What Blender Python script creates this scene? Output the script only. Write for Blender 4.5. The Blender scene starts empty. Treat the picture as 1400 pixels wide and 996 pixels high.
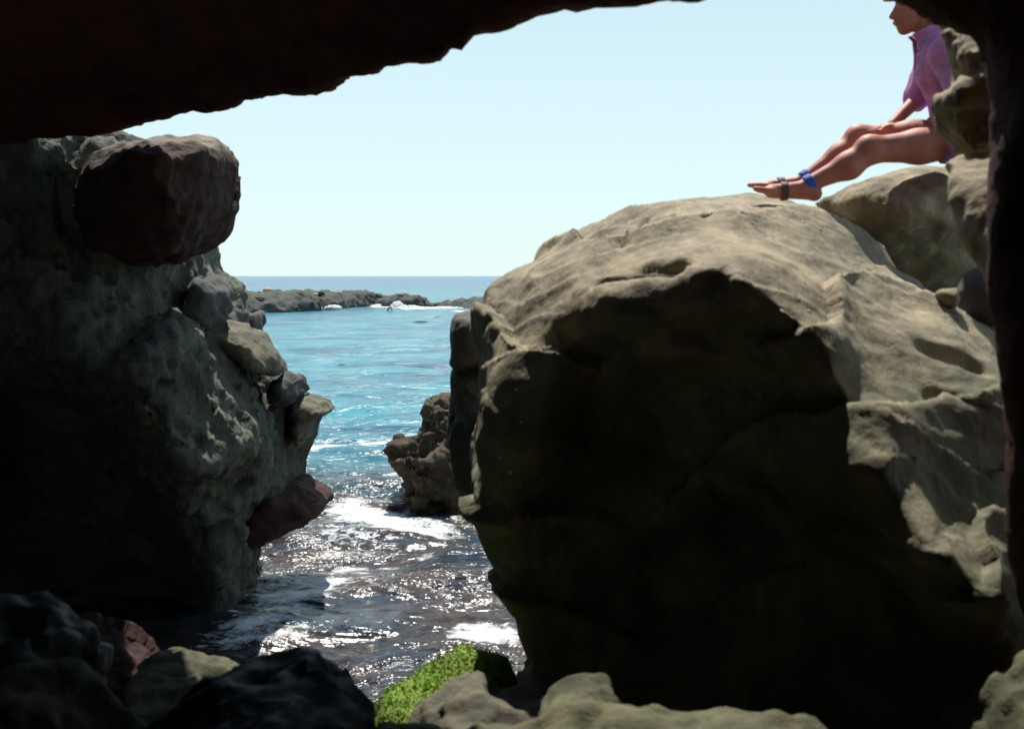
import bpy, math, random
import numpy as np
from mathutils import Vector

sc = bpy.context.scene
COL = sc.collection
R = math.radians

# ------------------------------------------------------------------ camera, sky, sun, exposure
F, CZ, HX, HY = 1690.0, 2.6, 700.0, 377.0          # focal length in photo pixels, eye height over the sea, horizon
cam_d = bpy.data.cameras.new('camera')
cam = bpy.data.objects.new('camera', cam_d); COL.objects.link(cam)
cam.location = (0, 0, CZ); cam.rotation_euler = (R(90), 0, 0)
cam_d.sensor_width = 36.0; cam_d.lens = F / 1400.0 * 36.0
cam_d.shift_y = (HY - 498.0) / 1400.0
cam_d.clip_start = 0.05; cam_d.clip_end = 20000
cam_d.dof.use_dof = True; cam_d.dof.focus_distance = 22.0; cam_d.dof.aperture_fstop = 3.4
sc.camera = cam

SUN_AZ, SUN_EL = -4.0, 58.0                        # to the right of the view direction, over the horizon
w = bpy.data.worlds.new('World'); sc.world = w; w.use_nodes = True
nt = w.node_tree; nt.nodes.clear()
sky = nt.nodes.new('ShaderNodeTexSky'); sky.sky_type = 'NISHITA'; sky.sun_disc = False
sky.sun_elevation = R(SUN_EL); sky.sun_rotation = R(SUN_AZ)
sky.air_density = 1.0; sky.dust_density = 0.0; sky.ozone_density = 1.0; sky.altitude = 0
bg = nt.nodes.new('ShaderNodeBackground'); bg.inputs['Strength'].default_value = 0.088
ow = nt.nodes.new('ShaderNodeOutputWorld')
# sea haze: thick along the horizon, thinning evenly towards the zenith all the way round
tc = nt.nodes.new('ShaderNodeTexCoord'); sxyz = nt.nodes.new('ShaderNodeSeparateXYZ'); nt.links.new(tc.outputs['Generated'], sxyz.inputs[0])
ex = nt.nodes.new('ShaderNodeMapRange'); ex.inputs[1].default_value = 0.0; ex.inputs[2].default_value = 0.75; ex.inputs[3].default_value = 0.9; ex.inputs[4].default_value = 0.08
nt.links.new(sxyz.outputs[2], ex.inputs[0])
haze_mix = nt.nodes.new('ShaderNodeMix'); haze_mix.data_type = 'RGBA'; nt.links.new(ex.outputs[0], haze_mix.inputs[0])
haze_mix.inputs[7].default_value = (6.7, 8.5, 8.6, 1)
nt.links.new(sky.outputs[0], haze_mix.inputs[6]); nt.links.new(haze_mix.outputs[2], bg.inputs[0]); nt.links.new(bg.outputs[0], ow.inputs[0])

sd = bpy.data.lights.new('sun', 'SUN'); sd.energy = 5.0; sd.angle = R(0.53); sd.color = (1.0, 0.95, 0.86)
sun = bpy.data.objects.new('sun', sd); COL.objects.link(sun)
SDIR = Vector((math.cos(R(SUN_EL)) * math.sin(R(SUN_AZ)), math.cos(R(SUN_EL)) * math.cos(R(SUN_AZ)), math.sin(R(SUN_EL))))
sun.rotation_euler = (-SDIR).to_track_quat('-Z', 'Y').to_euler(); sun.location = (6, 10, 14)

sc.view_settings.view_transform = 'Standard'; sc.view_settings.look = 'None'
sc.view_settings.exposure = 0.38; sc.view_settings.gamma = 1.0; sc.view_settings.use_curve_mapping = False
sc.render.engine = 'CYCLES'
sc.cycles.use_denoising = True; sc.cycles.max_bounces = 4; sc.cycles.diffuse_bounces = 2; sc.cycles.sample_clamp_indirect = 4.0

# ------------------------------------------------------------------ noise
def _hash(ix, iy, iz, seed):
    h = (ix.astype(np.uint32) * np.uint32(374761393) + iy.astype(np.uint32) * np.uint32(668265263)
         + iz.astype(np.uint32) * np.uint32(2147483647) + np.uint32(seed * 974711 + 13))
    h = (h ^ (h >> np.uint32(13))) * np.uint32(1274126177)
    h = (h ^ (h >> np.uint32(16))) * np.uint32(2246822519)
    return h ^ (h >> np.uint32(15))
def vnoise(P, seed=0):                              # smooth value noise, about -1..1
    I = np.floor(P).astype(np.int64); f = P - I; u = f * f * f * (f * (f * 6 - 15) + 10)
    def c(a, b, d): return _hash(I[:, 0] + a, I[:, 1] + b, I[:, 2] + d, seed).astype(np.float64) / 2147483648.0 - 1.0
    x0 = c(0,0,0) * (1-u[:,0]) + c(1,0,0) * u[:,0]; x1 = c(0,1,0) * (1-u[:,0]) + c(1,1,0) * u[:,0]
    x2 = c(0,0,1) * (1-u[:,0]) + c(1,0,1) * u[:,0]; x3 = c(0,1,1) * (1-u[:,0]) + c(1,1,1) * u[:,0]
    y0 = x0 * (1-u[:,1]) + x1 * u[:,1]; y1 = x2 * (1-u[:,1]) + x3 * u[:,1]
    return y0 * (1-u[:,2]) + y1 * u[:,2]
def fbm(P, freq, octs, seed=0, gain=.5, ridge=False):
    out = np.zeros(len(P)); a = 1.0; P = np.asarray(P) * freq
    for o in range(octs):
        n = vnoise(P + o * 17.3, seed + o * 7)
        out += a * ((1 - 2 * np.abs(n)) if ridge else n); a *= gain; P = P * 2.03
    return out
def worley(P, freq, seed=0):                        # distance to the nearest cell point
    P = np.asarray(P) * freq; I = np.floor(P).astype(np.int64); best = np.full(len(P), 9.0)
    for a in (-1, 0, 1):
        for b in (-1, 0, 1):
            for c in (-1, 0, 1):
                J = I + np.array([a, b, c]); d2 = 0
                for k in range(3):
                    r = _hash(J[:,0], J[:,1], J[:,2], seed + 31 * k).astype(np.float64) / 4294967296.0
                    d2 = d2 + (J[:, k] + r - P[:, k]) ** 2
                best = np.minimum(best, d2)
    return np.sqrt(best)

# ------------------------------------------------------------------ solids from distance fields
def surface_nets(V, org, res):
    nx, ny, nz = V.shape; S = V < 0
    cells = np.zeros((nx-1, ny-1, nz-1), np.int8)
    for a in (0, 1):
        for b in (0, 1):
            for c in (0, 1):
                cells += S[a:nx-1+a, b:ny-1+b, c:nz-1+c]
    act = (cells > 0) & (cells < 8); idx = np.argwhere(act); n = len(idx)
    acc = np.zeros((n, 3)); cnt = np.zeros(n)
    cor = [(a, b, c) for a in (0,1) for b in (0,1) for c in (0,1)]
    vals = {k: V[idx[:,0]+k[0], idx[:,1]+k[1], idx[:,2]+k[2]] for k in cor}
    for k in cor:
        for ax in range(3):
            if k[ax]: continue
            m = list(k); m[ax] = 1; m = tuple(m); a, b = vals[k], vals[m]
            x = (a < 0) != (b < 0); t = np.where(x, a / np.where(x, a - b, 1), 0)
            p = np.zeros((n, 3)) + np.array(k); p[:, ax] += t
            acc += p * x[:, None]; cnt += x
    verts = (idx + acc / cnt[:, None]) * res + np.array(org)
    num = -np.ones(act.shape, np.int64); num[act] = np.arange(n); faces = []
    for ax in range(3):
        u, v = [(1, 2), (2, 0), (0, 1)][ax]
        A = S; sl0 = [slice(None)] * 3; sl1 = [slice(None)] * 3; sl0[ax] = slice(0, -1); sl1[ax] = slice(1, None)
        for s in (sl0, sl1): s[u] = slice(1, -1); s[v] = slice(1, -1)
        a, b = A[tuple(sl0)], A[tuple(sl1)]
        for inside_first in (True, False):
            e = np.argwhere(a & ~b if inside_first else ~a & b)
            if not len(e): continue
            e[:, u] += 1; e[:, v] += 1
            def g(du, dv):
                q = e.copy(); q[:, u] += du; q[:, v] += dv; return num[q[:,0], q[:,1], q[:,2]]
            q = np.stack([g(-1,-1), g(0,-1), g(0,0), g(-1,0)], 1)
            faces.append(q if inside_first else q[:, ::-1])
    F_ = np.concatenate(faces); return verts, F_[(F_ >= 0).all(1)]

def normals(v, f):
    a = v[f[:,2]] - v[f[:,0]]; b = v[f[:,3]] - v[f[:,1]]; n = np.cross(a, b); N = np.zeros_like(v)
    for k in range(4):
        for d in range(3): N[:, d] += np.bincount(f[:,k], n[:,d], len(v))
    return N / (np.linalg.norm(N, axis=1)[:, None] + 1e-12)
def relax(v, f, it=1, s=.5):
    for _ in range(it):
        acc = np.zeros_like(v); cnt = np.zeros(len(v))
        for k in range(4):
            for m in (1, 3):
                j = (k + m) % 4
                for d in range(3): acc[:, d] += np.bincount(f[:,k], v[f[:,j], d], len(v))
                cnt += np.bincount(f[:,k], minlength=len(v))
        v = v * (1-s) + s * acc / np.maximum(cnt, 1)[:, None]
    return v
def smax(a, b, k):
    h = np.maximum(k - np.abs(a - b), 0) / k; return np.maximum(a, b) + h * h * k * .25
def smin(a, b, k): return -smax(-a, -b, k)
def poly_sdf(X, Z, pts):
    p = np.asarray(pts, float); d = np.full(X.shape, 1e9); ins = np.zeros(X.shape, bool)
    for i in range(len(p)):
        a, b = p[i], p[(i+1) % len(p)]; e = b - a
        wx, wz = X - a[0], Z - a[1]; t = np.clip((wx * e[0] + wz * e[1]) / (e @ e + 1e-12), 0, 1)
        d = np.minimum(d, (wx - e[0]*t)**2 + (wz - e[1]*t)**2)
        if a[1] != b[1]:
            ins ^= ((a[1] > Z) != (b[1] > Z)) & (X < (b[0]-a[0]) * (Z-a[1]) / (b[1]-a[1]) + a[0])
    d = np.sqrt(d); return np.where(ins, -d, d)
def tps(ctrl, X, Z, smooth=.002):
    c = np.asarray(ctrl, float); n = len(c)
    def ph(r2): return .5 * r2 * np.log(r2 + 1e-9)
    K = ph((c[:,None,0]-c[None,:,0])**2 + (c[:,None,2]-c[None,:,2])**2) + smooth * np.eye(n)
    Pm = np.stack([np.ones(n), c[:,0], c[:,2]], 1)
    A = np.block([[K, Pm], [Pm.T, np.zeros((3,3))]]); s = np.linalg.solve(A, np.concatenate([c[:,1], np.zeros(3)]))
    out = s[n] + s[n+1]*X + s[n+2]*Z
    for i in range(n): out = out + s[i] * ph((X-c[i,0])**2 + (Z-c[i,2])**2)
    return out
def W(px, py, d): return ((px - HX) / F * d, d, CZ + (HY - py) / F * d)

def mesh_obj(name, v, f, mat, parent=None, origin=None, smooth=True):
    v = np.asarray(v, float)
    if origin is None: origin = ((v[:,0].min()+v[:,0].max())/2, (v[:,1].min()+v[:,1].max())/2, v[:,2].min())
    if parent is not None: origin = tuple(parent.location)
    me = bpy.data.meshes.new(name); me.from_pydata((v - np.array(origin)).tolist(), [], np.asarray(f).tolist())
    if smooth: me.polygons.foreach_set('use_smooth', np.ones(len(me.polygons), bool))
    me.materials.append(mat); me.update()
    o = bpy.data.objects.new(name, me); COL.objects.link(o)
    if parent is not None: o.parent = parent
    else: o.location = origin
    return o
def tag(o, label, cat, group=None):
    o['label'] = label; o['category'] = cat
    if group: o['group'] = group
    return o
def structure(o): o['kind'] = 'structure'; return o

def roughen(v, f, amps, seed, stretch=(1, 1, 1)):
    """amps: list of (kind, freq, octaves, amplitude)"""
    for i, (kind, fr, oc, am) in enumerate(amps):
        N = normals(v, f); P = v * np.array(stretch)
        if kind == 'n': d = fbm(P, fr, oc, seed + 5*i)
        elif kind == 'r': d = fbm(P, fr, oc, seed + 5*i, ridge=True) - .3
        elif kind == 'p': d = -np.clip(.55 - worley(P + .12*np.stack([fbm(P, fr, 2, seed+k) for k in (1,2,3)], 1), fr, seed + 5*i), 0, 1) * 2
        elif kind == 'l':
            q = P @ np.array([.25, .35, 1.0]) * fr + 1.1 * fbm(P, fr*.35, 3, seed + 3); fr_ = q - np.floor(q); d = (fr_ ** 2.2 - .35) * np.clip(.5 + 1.2 * vnoise(P * fr * .4, seed + 9), 0, 1)
        elif kind == 'c': d = np.clip(worley(P, fr, seed + 5*i), 0, 1) - .5
        v = v + N * (d * am)[:, None]
    return v

def slab(outline, d0, front, back, k=.2, res=.03, ctrl=None, amps=(), seed=0, stretch=(1,1,1), extra=None, fk=1.0, bulge=None, cuts=()):
    """A solid rock: its outline stands at distance d0 (or at the third value of a point), the front face follows
    the depth points, the back lies at 'back'."""
    pts = [W(p[0], p[1], p[2] if len(p) > 2 else d0) for p in outline]
    if bulge is None:
        rm = max(math.hypot(p[0], p[2] - CZ) for p in pts); bulge = 1.5 * rm * max(back - d0, .2) / d0
    poly = [(p[0], p[2]) for p in pts]
    x0, x1 = min(p[0] for p in poly) - 3*res, max(p[0] for p in poly) + 3*res
    z0, z1 = min(p[1] for p in poly) - 3*res, max(p[1] for p in poly) + 3*res
    if ctrl: y0 = min(c[2] for c in ctrl) - .3
    else: y0 = front
    y0 -= 3*res; y1 = back + 3*res
    xs = np.arange(x0, x1, res); ys = np.arange(y0, y1, res); zs = np.arange(z0, z1, res)
    X, Z = np.meshgrid(xs, zs, indexing='ij')
    p2 = poly_sdf(X, Z, poly)
    yf = tps([W(*c) for c in ctrl], X, Z) if ctrl else np.full(X.shape, front)
    Y = ys[None, :, None]
    hb, hf = back - d0, max(d0 - y0 - 3*res, .05); bl = bulge * np.where(Y > d0, ((Y - d0)/hb)**2, ((Y - d0)/hf)**2)
    V = smax(smax(p2[:, None, :] + bl, (yf[:, None, :] - Y) * fk, k), Y - back + 0*p2[:, None, :], k)
    for (pa, pb, pc, pd, r_) in cuts:                   # weathered slots and hollows pressed into the front face
        cw = [W(*c) for c in ctrl]; e = []
        for (a_, b_) in ((pa, pb), (pc, pd)):
            d_ = d0
            for _ in range(4): q = W(a_, b_, d_); d_ = float(tps(cw, np.array([q[0]]), np.array([q[2]]))[0])
            e.append(np.array(W(a_, b_, d_)))
        ab = e[1] - e[0]; wx, wy, wz = X[:, None, :] - e[0][0], Y - e[0][1], Z[:, None, :] - e[0][2]
        t_ = np.clip((wx*ab[0] + wy*ab[1] + wz*ab[2]) / (ab @ ab), 0, 1)
        V = smax(V, -(np.sqrt((wx - t_*ab[0])**2 + (wy - t_*ab[1])**2 + (wz - t_*ab[2])**2) - r_), .03)
    if extra is not None: V = extra(V, X[:, None, :], Y, Z[:, None, :])
    V[0] = V[-1] = 1; V[:, 0] = V[:, -1] = 1; V[:, :, 0] = V[:, :, -1] = 1
    v, f = surface_nets(V, (x0, y0, z0), res)
    v = relax(v, f, 1, .4)
    if amps: v = roughen(v, f, amps, seed, stretch)
    return v, f

# ------------------------------------------------------------------ materials
def nodes(name):
    m = bpy.data.materials.new(name); m.use_nodes = True; t = m.node_tree
    return m, t, t.nodes['Principled BSDF']
def N(t, typ, **kw):
    n = t.nodes.new(typ)
    for k, v in kw.items():
        if k in n.inputs: n.inputs[k].default_value = v
        else: setattr(n, k, v)
    return n
def noise(t, vec, scale, detail=6, rough=.6, dist=0):
    n = N(t, 'ShaderNodeTexNoise'); n.inputs['Scale'].default_value = scale; n.inputs['Detail'].default_value = detail
    n.inputs['Roughness'].default_value = rough; n.inputs['Distortion'].default_value = dist
    t.links.new(vec, n.inputs['Vector']); return n.outputs['Fac']
def ramp(t, fac, stops):
    r = N(t, 'ShaderNodeValToRGB'); e = r.color_ramp.elements
    while len(e) < len(stops): e.new(.5)
    for i, (p, c) in enumerate(stops): e[i].position = p; e[i].color = (*c, 1) if len(c) == 3 else c
    t.links.new(fac, r.inputs[0]); return r.outputs[0]
def mix(t, fac, a, b, mode='MIX'):
    m = N(t, 'ShaderNodeMix', data_type='RGBA', blend_type=mode)
    for s, x in ((0, fac), (6, a), (7, b)):
        if hasattr(x, 'is_output'): t.links.new(x, m.inputs[s])
        else: m.inputs[s].default_value = x if s == 0 else (*x, 1)
    return m.outputs[2]
def maths(t, op, a, b=None, clamp=False):
    m = N(t, 'ShaderNodeMath', operation=op); m.use_clamp = clamp
    for i, x in enumerate((a, b)):
        if x is None: continue
        if hasattr(x, 'is_output'): t.links.new(x, m.inputs[i])
        else: m.inputs[i].default_value = x
    return m.outputs[0]
def geo_pos(t): return N(t, 'ShaderNodeNewGeometry').outputs['Position']

def rock_mat(name, c_dark, c_mid, c_light, scale=1.0, bump=.5, rough=.85, algae=None, algae_z=(0, 1), spots=0.0, stretch=(1,1,1), fine=1.0, streak=None, stain=0):
    m, t, b = nodes(name); pos = geo_pos(t)
    mp = N(t, 'ShaderNodeMapping'); mp.inputs['Scale'].default_value = stretch; t.links.new(pos, mp.inputs['Vector']); vec = mp.outputs[0]
    big = noise(t, vec, .9*scale, 5, .55, .4); med = noise(t, vec, 5*scale, 7, .65, .3); fin = noise(t, vec, 40*scale*fine, 6, .7)
    col = ramp(t, big, [(.3, c_dark), (.5, c_mid), (.68, c_light)])
    col = mix(t, .55, col, ramp(t, med, [(.25, tuple(x*.35 for x in c_dark)), (.5, c_mid), (.75, c_light)]))
    col = mix(t, .35, col, ramp(t, fin, [(.3, (.25,.25,.25)), (.7, (1,1,1))]), 'MULTIPLY')
    stv = None
    if stain:                                           # lichen and dark weathering blotches
        bl = noise(t, vec, 2.6*scale, 8, .7, .9); b2 = noise(t, vec, 13*scale, 6, .7, .4)
        col = mix(t, maths(t, 'MULTIPLY', ramp(t, bl, [(.52, (0,0,0)), (.66, (1,1,1))]), stain), col, tuple(x*.42 for x in c_dark))
        col = mix(t, maths(t, 'MULTIPLY', ramp(t, b2, [(.56, (0,0,0)), (.70, (1,1,1))]), stain*.7), col, tuple(min(1, x*1.25) for x in c_light))
        col = mix(t, maths(t, 'MULTIPLY', ramp(t, b2, [(.30, (1,1,1)), (.42, (0,0,0))]), stain*.8), col, tuple(x*.5 for x in c_dark))
    if streak:
        ms = N(t, 'ShaderNodeMapping'); ms.inputs['Rotation'].default_value = tuple(R(a) for a in streak[0]); ms.inputs['Scale'].default_value = streak[1]; t.links.new(pos, ms.inputs['Vector'])
        stv = noise(t, ms.outputs[0], 3.0*scale, 7, .62, .7)
        col = mix(t, .6, col, ramp(t, stv, [(.30, (.32,.33,.33)), (.46, (.8,.8,.78)), (.62, (1.15,1.12,1.05))]), 'MULTIPLY')
    if spots:
        vo = N(t, 'ShaderNodeTexVoronoi'); vo.inputs['Scale'].default_value = 9*scale; t.links.new(vec, vo.inputs['Vector'])
        col = mix(t, ramp(t, vo.outputs['Distance'], [(.0, (spots,)*3), (.3, (0,0,0))]), col, tuple(x*.25 for x in c_dark))
    if algae:
        sx = N(t, 'ShaderNodeSeparateXYZ'); t.links.new(pos, sx.inputs[0])
        mr = N(t, 'ShaderNodeMapRange'); t.links.new(sx.outputs[2], mr.inputs[0])
        mr.inputs[1].default_value = algae_z[0]; mr.inputs[2].default_value = algae_z[1]; mr.inputs[3].default_value = 1; mr.inputs[4].default_value = 0
        k = maths(t, 'MULTIPLY', mr.outputs[0], ramp(t, noise(t, vec, 2.2*scale, 6, .6), [(.32, (0,0,0)), (.6, (1,1,1))]), True)
        col = mix(t, k, col, mix(t, .5, algae, col, 'MULTIPLY') if False else mix(t, med, tuple(x*.5 for x in algae), algae))
    t.links.new(col, b.inputs['Base Color']); b.inputs['Roughness'].default_value = rough
    b.inputs['Specular IOR Level'].default_value = .3
    h = maths(t, 'ADD', maths(t, 'MULTIPLY', med, .6), maths(t, 'ADD', maths(t, 'MULTIPLY', fin, .18), maths(t, 'MULTIPLY', noise(t, vec, 15*scale, 5, .6), .3)))
    if stv is not None: h = maths(t, 'ADD', h, maths(t, 'MULTIPLY', stv, .8))
    bp = N(t, 'ShaderNodeBump'); bp.inputs['Strength'].default_value = bump; bp.inputs['Distance'].default_value = .06/scale
    t.links.new(h, bp.inputs['Height']); t.links.new(bp.outputs[0], b.inputs['Normal'])
    return m
M_BOULDER = rock_mat('weathered_sandstone', (.19,.185,.125), (.38,.33,.225), (.56,.45,.315), 1.0, .45, algae=(.115,.14,.08), algae_z=(1.6, 2.9), stain=.45, streak=((0, -35, 10), (3.2, 1.0, .9)))
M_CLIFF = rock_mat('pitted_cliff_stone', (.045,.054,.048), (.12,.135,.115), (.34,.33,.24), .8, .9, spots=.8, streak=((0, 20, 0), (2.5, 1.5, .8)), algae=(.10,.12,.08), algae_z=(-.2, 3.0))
M_RED = rock_mat('iron_red_stone', (.03,.015,.012), (.06,.026,.02), (.13,.075,.055), .9, .5)
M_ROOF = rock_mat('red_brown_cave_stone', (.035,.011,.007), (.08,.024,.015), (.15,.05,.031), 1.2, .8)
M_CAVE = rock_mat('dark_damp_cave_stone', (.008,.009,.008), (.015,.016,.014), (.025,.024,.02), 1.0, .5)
M_PERCH = rock_mat('sunlit_top_red_stone', (.025,.012,.01), (.055,.022,.016), (.10,.05,.036), .9, .8, algae=(.40,.36,.28), algae_z=(3.47, 3.41))  # pale top strip paints the sunlit rim into the colour, no algae here
M_TAN = rock_mat('tan_stone', (.20,.17,.12), (.33,.28,.19), (.44,.37,.26), 1.6, .5)
M_LEDGE = rock_mat('yellow_grey_stone', (.07,.07,.055), (.15,.14,.10), (.30,.27,.16), 1.6, .8, spots=.5)
M_ALGAE = rock_mat('algae_covered_stone', (.05,.075,.02), (.17,.27,.035), (.30,.44,.05), 3.0, .9)
M_BLOCK = rock_mat('brown_block_stone', (.06,.055,.045), (.13,.115,.095), (.21,.185,.15), 1.6, .7)
M_OLIVE = rock_mat('olive_stone', (.03,.034,.022), (.095,.098,.055), (.25,.235,.13), 2.4, .9)
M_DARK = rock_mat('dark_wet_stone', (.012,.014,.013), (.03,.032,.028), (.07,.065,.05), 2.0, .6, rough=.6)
M_GREY = rock_mat('grey_stone', (.045,.048,.048), (.085,.088,.085), (.14,.135,.12), 1.5, .5)
M_BARN = rock_mat('barnacled_brown_stone', (.025,.018,.011), (.07,.05,.029), (.16,.115,.066), 2.2, 1.3, spots=.7)
M_REEF = rock_mat('far_reef_stone', (.025,.035,.036), (.06,.07,.066), (.12,.12,.105), .25, .8, algae=(.12,.14,.06), algae_z=(1.5, 1.0))
M_REEFTOP = rock_mat('mossy_reef_stone', (.06,.07,.04), (.115,.13,.07), (.17,.16,.11), .3, .8)
M_PINK = rock_mat('pale_pink_stone', (.30,.16,.12), (.5,.33,.27), (.62,.5,.43), 1.0, .4)

def plain(name, col, rough=.7, var=.25, scale=30, sss=0):
    m, t, b = nodes(name); pos = geo_pos(t)
    c = ramp(t, noise(t, pos, scale, 5, .6), [(.25, tuple(x*(1-var) for x in col)), (.75, tuple(min(1, x*(1+var)) for x in col))])
    t.links.new(c, b.inputs['Base Color']); b.inputs['Roughness'].default_value = rough
    bp = N(t, 'ShaderNodeBump'); bp.inputs['Strength'].default_value = .15; bp.inputs['Distance'].default_value = .01
    t.links.new(noise(t, pos, scale*4, 4, .6), bp.inputs['Height']); t.links.new(bp.outputs[0], b.inputs['Normal'])
    if sss: b.inputs['Subsurface Weight'].default_value = sss; b.inputs['Subsurface Radius'].default_value = (.02,.008,.004)
    return m

# ------------------------------------------------------------------ the cave round the camera
def cave_shell():
    lip = [(-90,1500),(-90,230),(-80,205),(0,196),(120,184),(170,176),(215,168),(262,152),(300,146),(322,140),(326,133),(352,132),(372,124),
           (384,121),(398,125),(430,121),(445,114),(500,96),(530,87),(580,80),(603,81),(622,66),(636,63),(643,46),(668,32),(700,26),(735,11),(752,7),
           (790,10),(812,11),(850,6),(885,0),(905,-8),(940,-3),(962,0),(978,-4),(1010,-25),(1090,-35),(1160,-25),(1195,-22),(1222,-12),(1262,4),(1300,26),(1325,40),(1345,50),
           (1356,90),(1364,120),(1361,170),(1366,230),(1361,300),(1363,372),(1358,390),(1372,440),(1380,520),(1392,560),(1396,640),(1392,700),(1397,770),(1420,850),
           (1460,1100),(1460,1500)]
    dep = lambda px: float(np.interp(px, [-100, 170, 300, 400, 640, 900, 1200, 1365], [8.1, 7.9, 7.0, 6.2, 4.8, 4.15, 3.9, 3.7]))
    pts = [W(a, b, dep(a)) for a, b in lip]; poly = [(p[0], p[2]) for p in pts] + [(2.2, -1), (-3.7, -1)]
    top = sorted({round(p[0], 3): p[1] for p in pts}.items())
    res = .034; x0, x1, z0, z1, y0, y1 = -5.4, 3.0, .1, 4.7, 1.5, 8.3
    xs, ys, zs = np.arange(x0, x1, res), np.arange(y0, y1, res), np.arange(z0, z1, res)
    X, Z = np.meshgrid(xs, zs, indexing='ij'); p2 = -poly_sdf(X, Z, poly)[:, None, :]
    Y = ys[None, :, None]; L = np.interp(xs, [a for a, _ in top], [b for _, b in top])[:, None, None]
    u = L - Y
    hollow = .75 * (1 - np.exp(-np.clip(u, 0, 9) * .8)) + .8 * np.clip(-u - .1, 0, 3)      # the chamber widens behind the lip
    V = smax(p2 + hollow, (Y - L - .30) * .75, .12)
    V = np.maximum(V, 1.56 - Y); V = np.maximum(V, Z[:, None, :] - 4.6)
    V[0] = V[-1] = 1; V[:, 0] = V[:, -1] = 1; V[:, :, 0] = V[:, :, -1] = 1
    v, f = surface_nets(V.astype(np.float32), (x0, y0, z0), res)
    v = roughen(v, f, [('n', 3, 3, .025), ('r', 7, 3, .008), ('n', 28, 2, .004)], 3)
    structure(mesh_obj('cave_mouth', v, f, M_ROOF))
    # the chamber behind: one thick closed shell round the camera, open to the front
    res = .09; x0, x1, z0, z1, y0, y1 = -3.4, 3.4, -.6, 5.4, -3.4, 2.4
    xs, ys, zs = np.arange(x0, x1, res), np.arange(y0, y1, res), np.arange(z0, z1, res)
    X, Y, Z = np.meshgrid(xs, ys, zs, indexing='ij')
    inner = np.sqrt((X/2.1)**2 + ((np.minimum(Y, 1.2) - 1.2)/3.2)**2 + ((Z - 2.35)/1.5)**2) - 1
    outer = np.sqrt((X/3.1)**2 + ((np.minimum(Y, 1.2) - 1.2)/4.2)**2 + ((Z - 2.4)/2.7)**2) - 1
    V = np.maximum(np.maximum(-inner, outer), Y - 2.2)
    V[0] = V[-1] = 1; V[:, 0] = V[:, -1] = 1; V[:, :, 0] = V[:, :, -1] = 1
    v, f = surface_nets(V, (x0, y0, z0), res)
    v = roughen(v, f, [('n', 1.5, 3, .08)], 9)
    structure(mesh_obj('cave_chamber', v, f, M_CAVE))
cave_shell()

def cave_floor():
    xs = np.arange(-5, 5.01, .12); ys = np.arange(1.5, 9, .12); X, Y = np.meshgrid(xs, ys, indexing='ij')
    Z = np.interp(Y, [1.5, 3, 4.2, 5.2, 6.4, 9], [.9, .85, .75, .45, -.25, -1.2]); P = np.stack([X.ravel(), Y.ravel(), 0*X.ravel()], 1)
    Z = Z + .10 * fbm(P, 1.2, 4, 4).reshape(X.shape); v = np.stack([X.ravel(), Y.ravel(), Z.ravel()], 1)
    n = len(ys); i = np.arange(len(xs)-1)[:, None] * n + np.arange(n-1)[None]; i = i.ravel()
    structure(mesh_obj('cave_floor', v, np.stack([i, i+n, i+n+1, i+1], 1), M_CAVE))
cave_floor()

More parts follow.
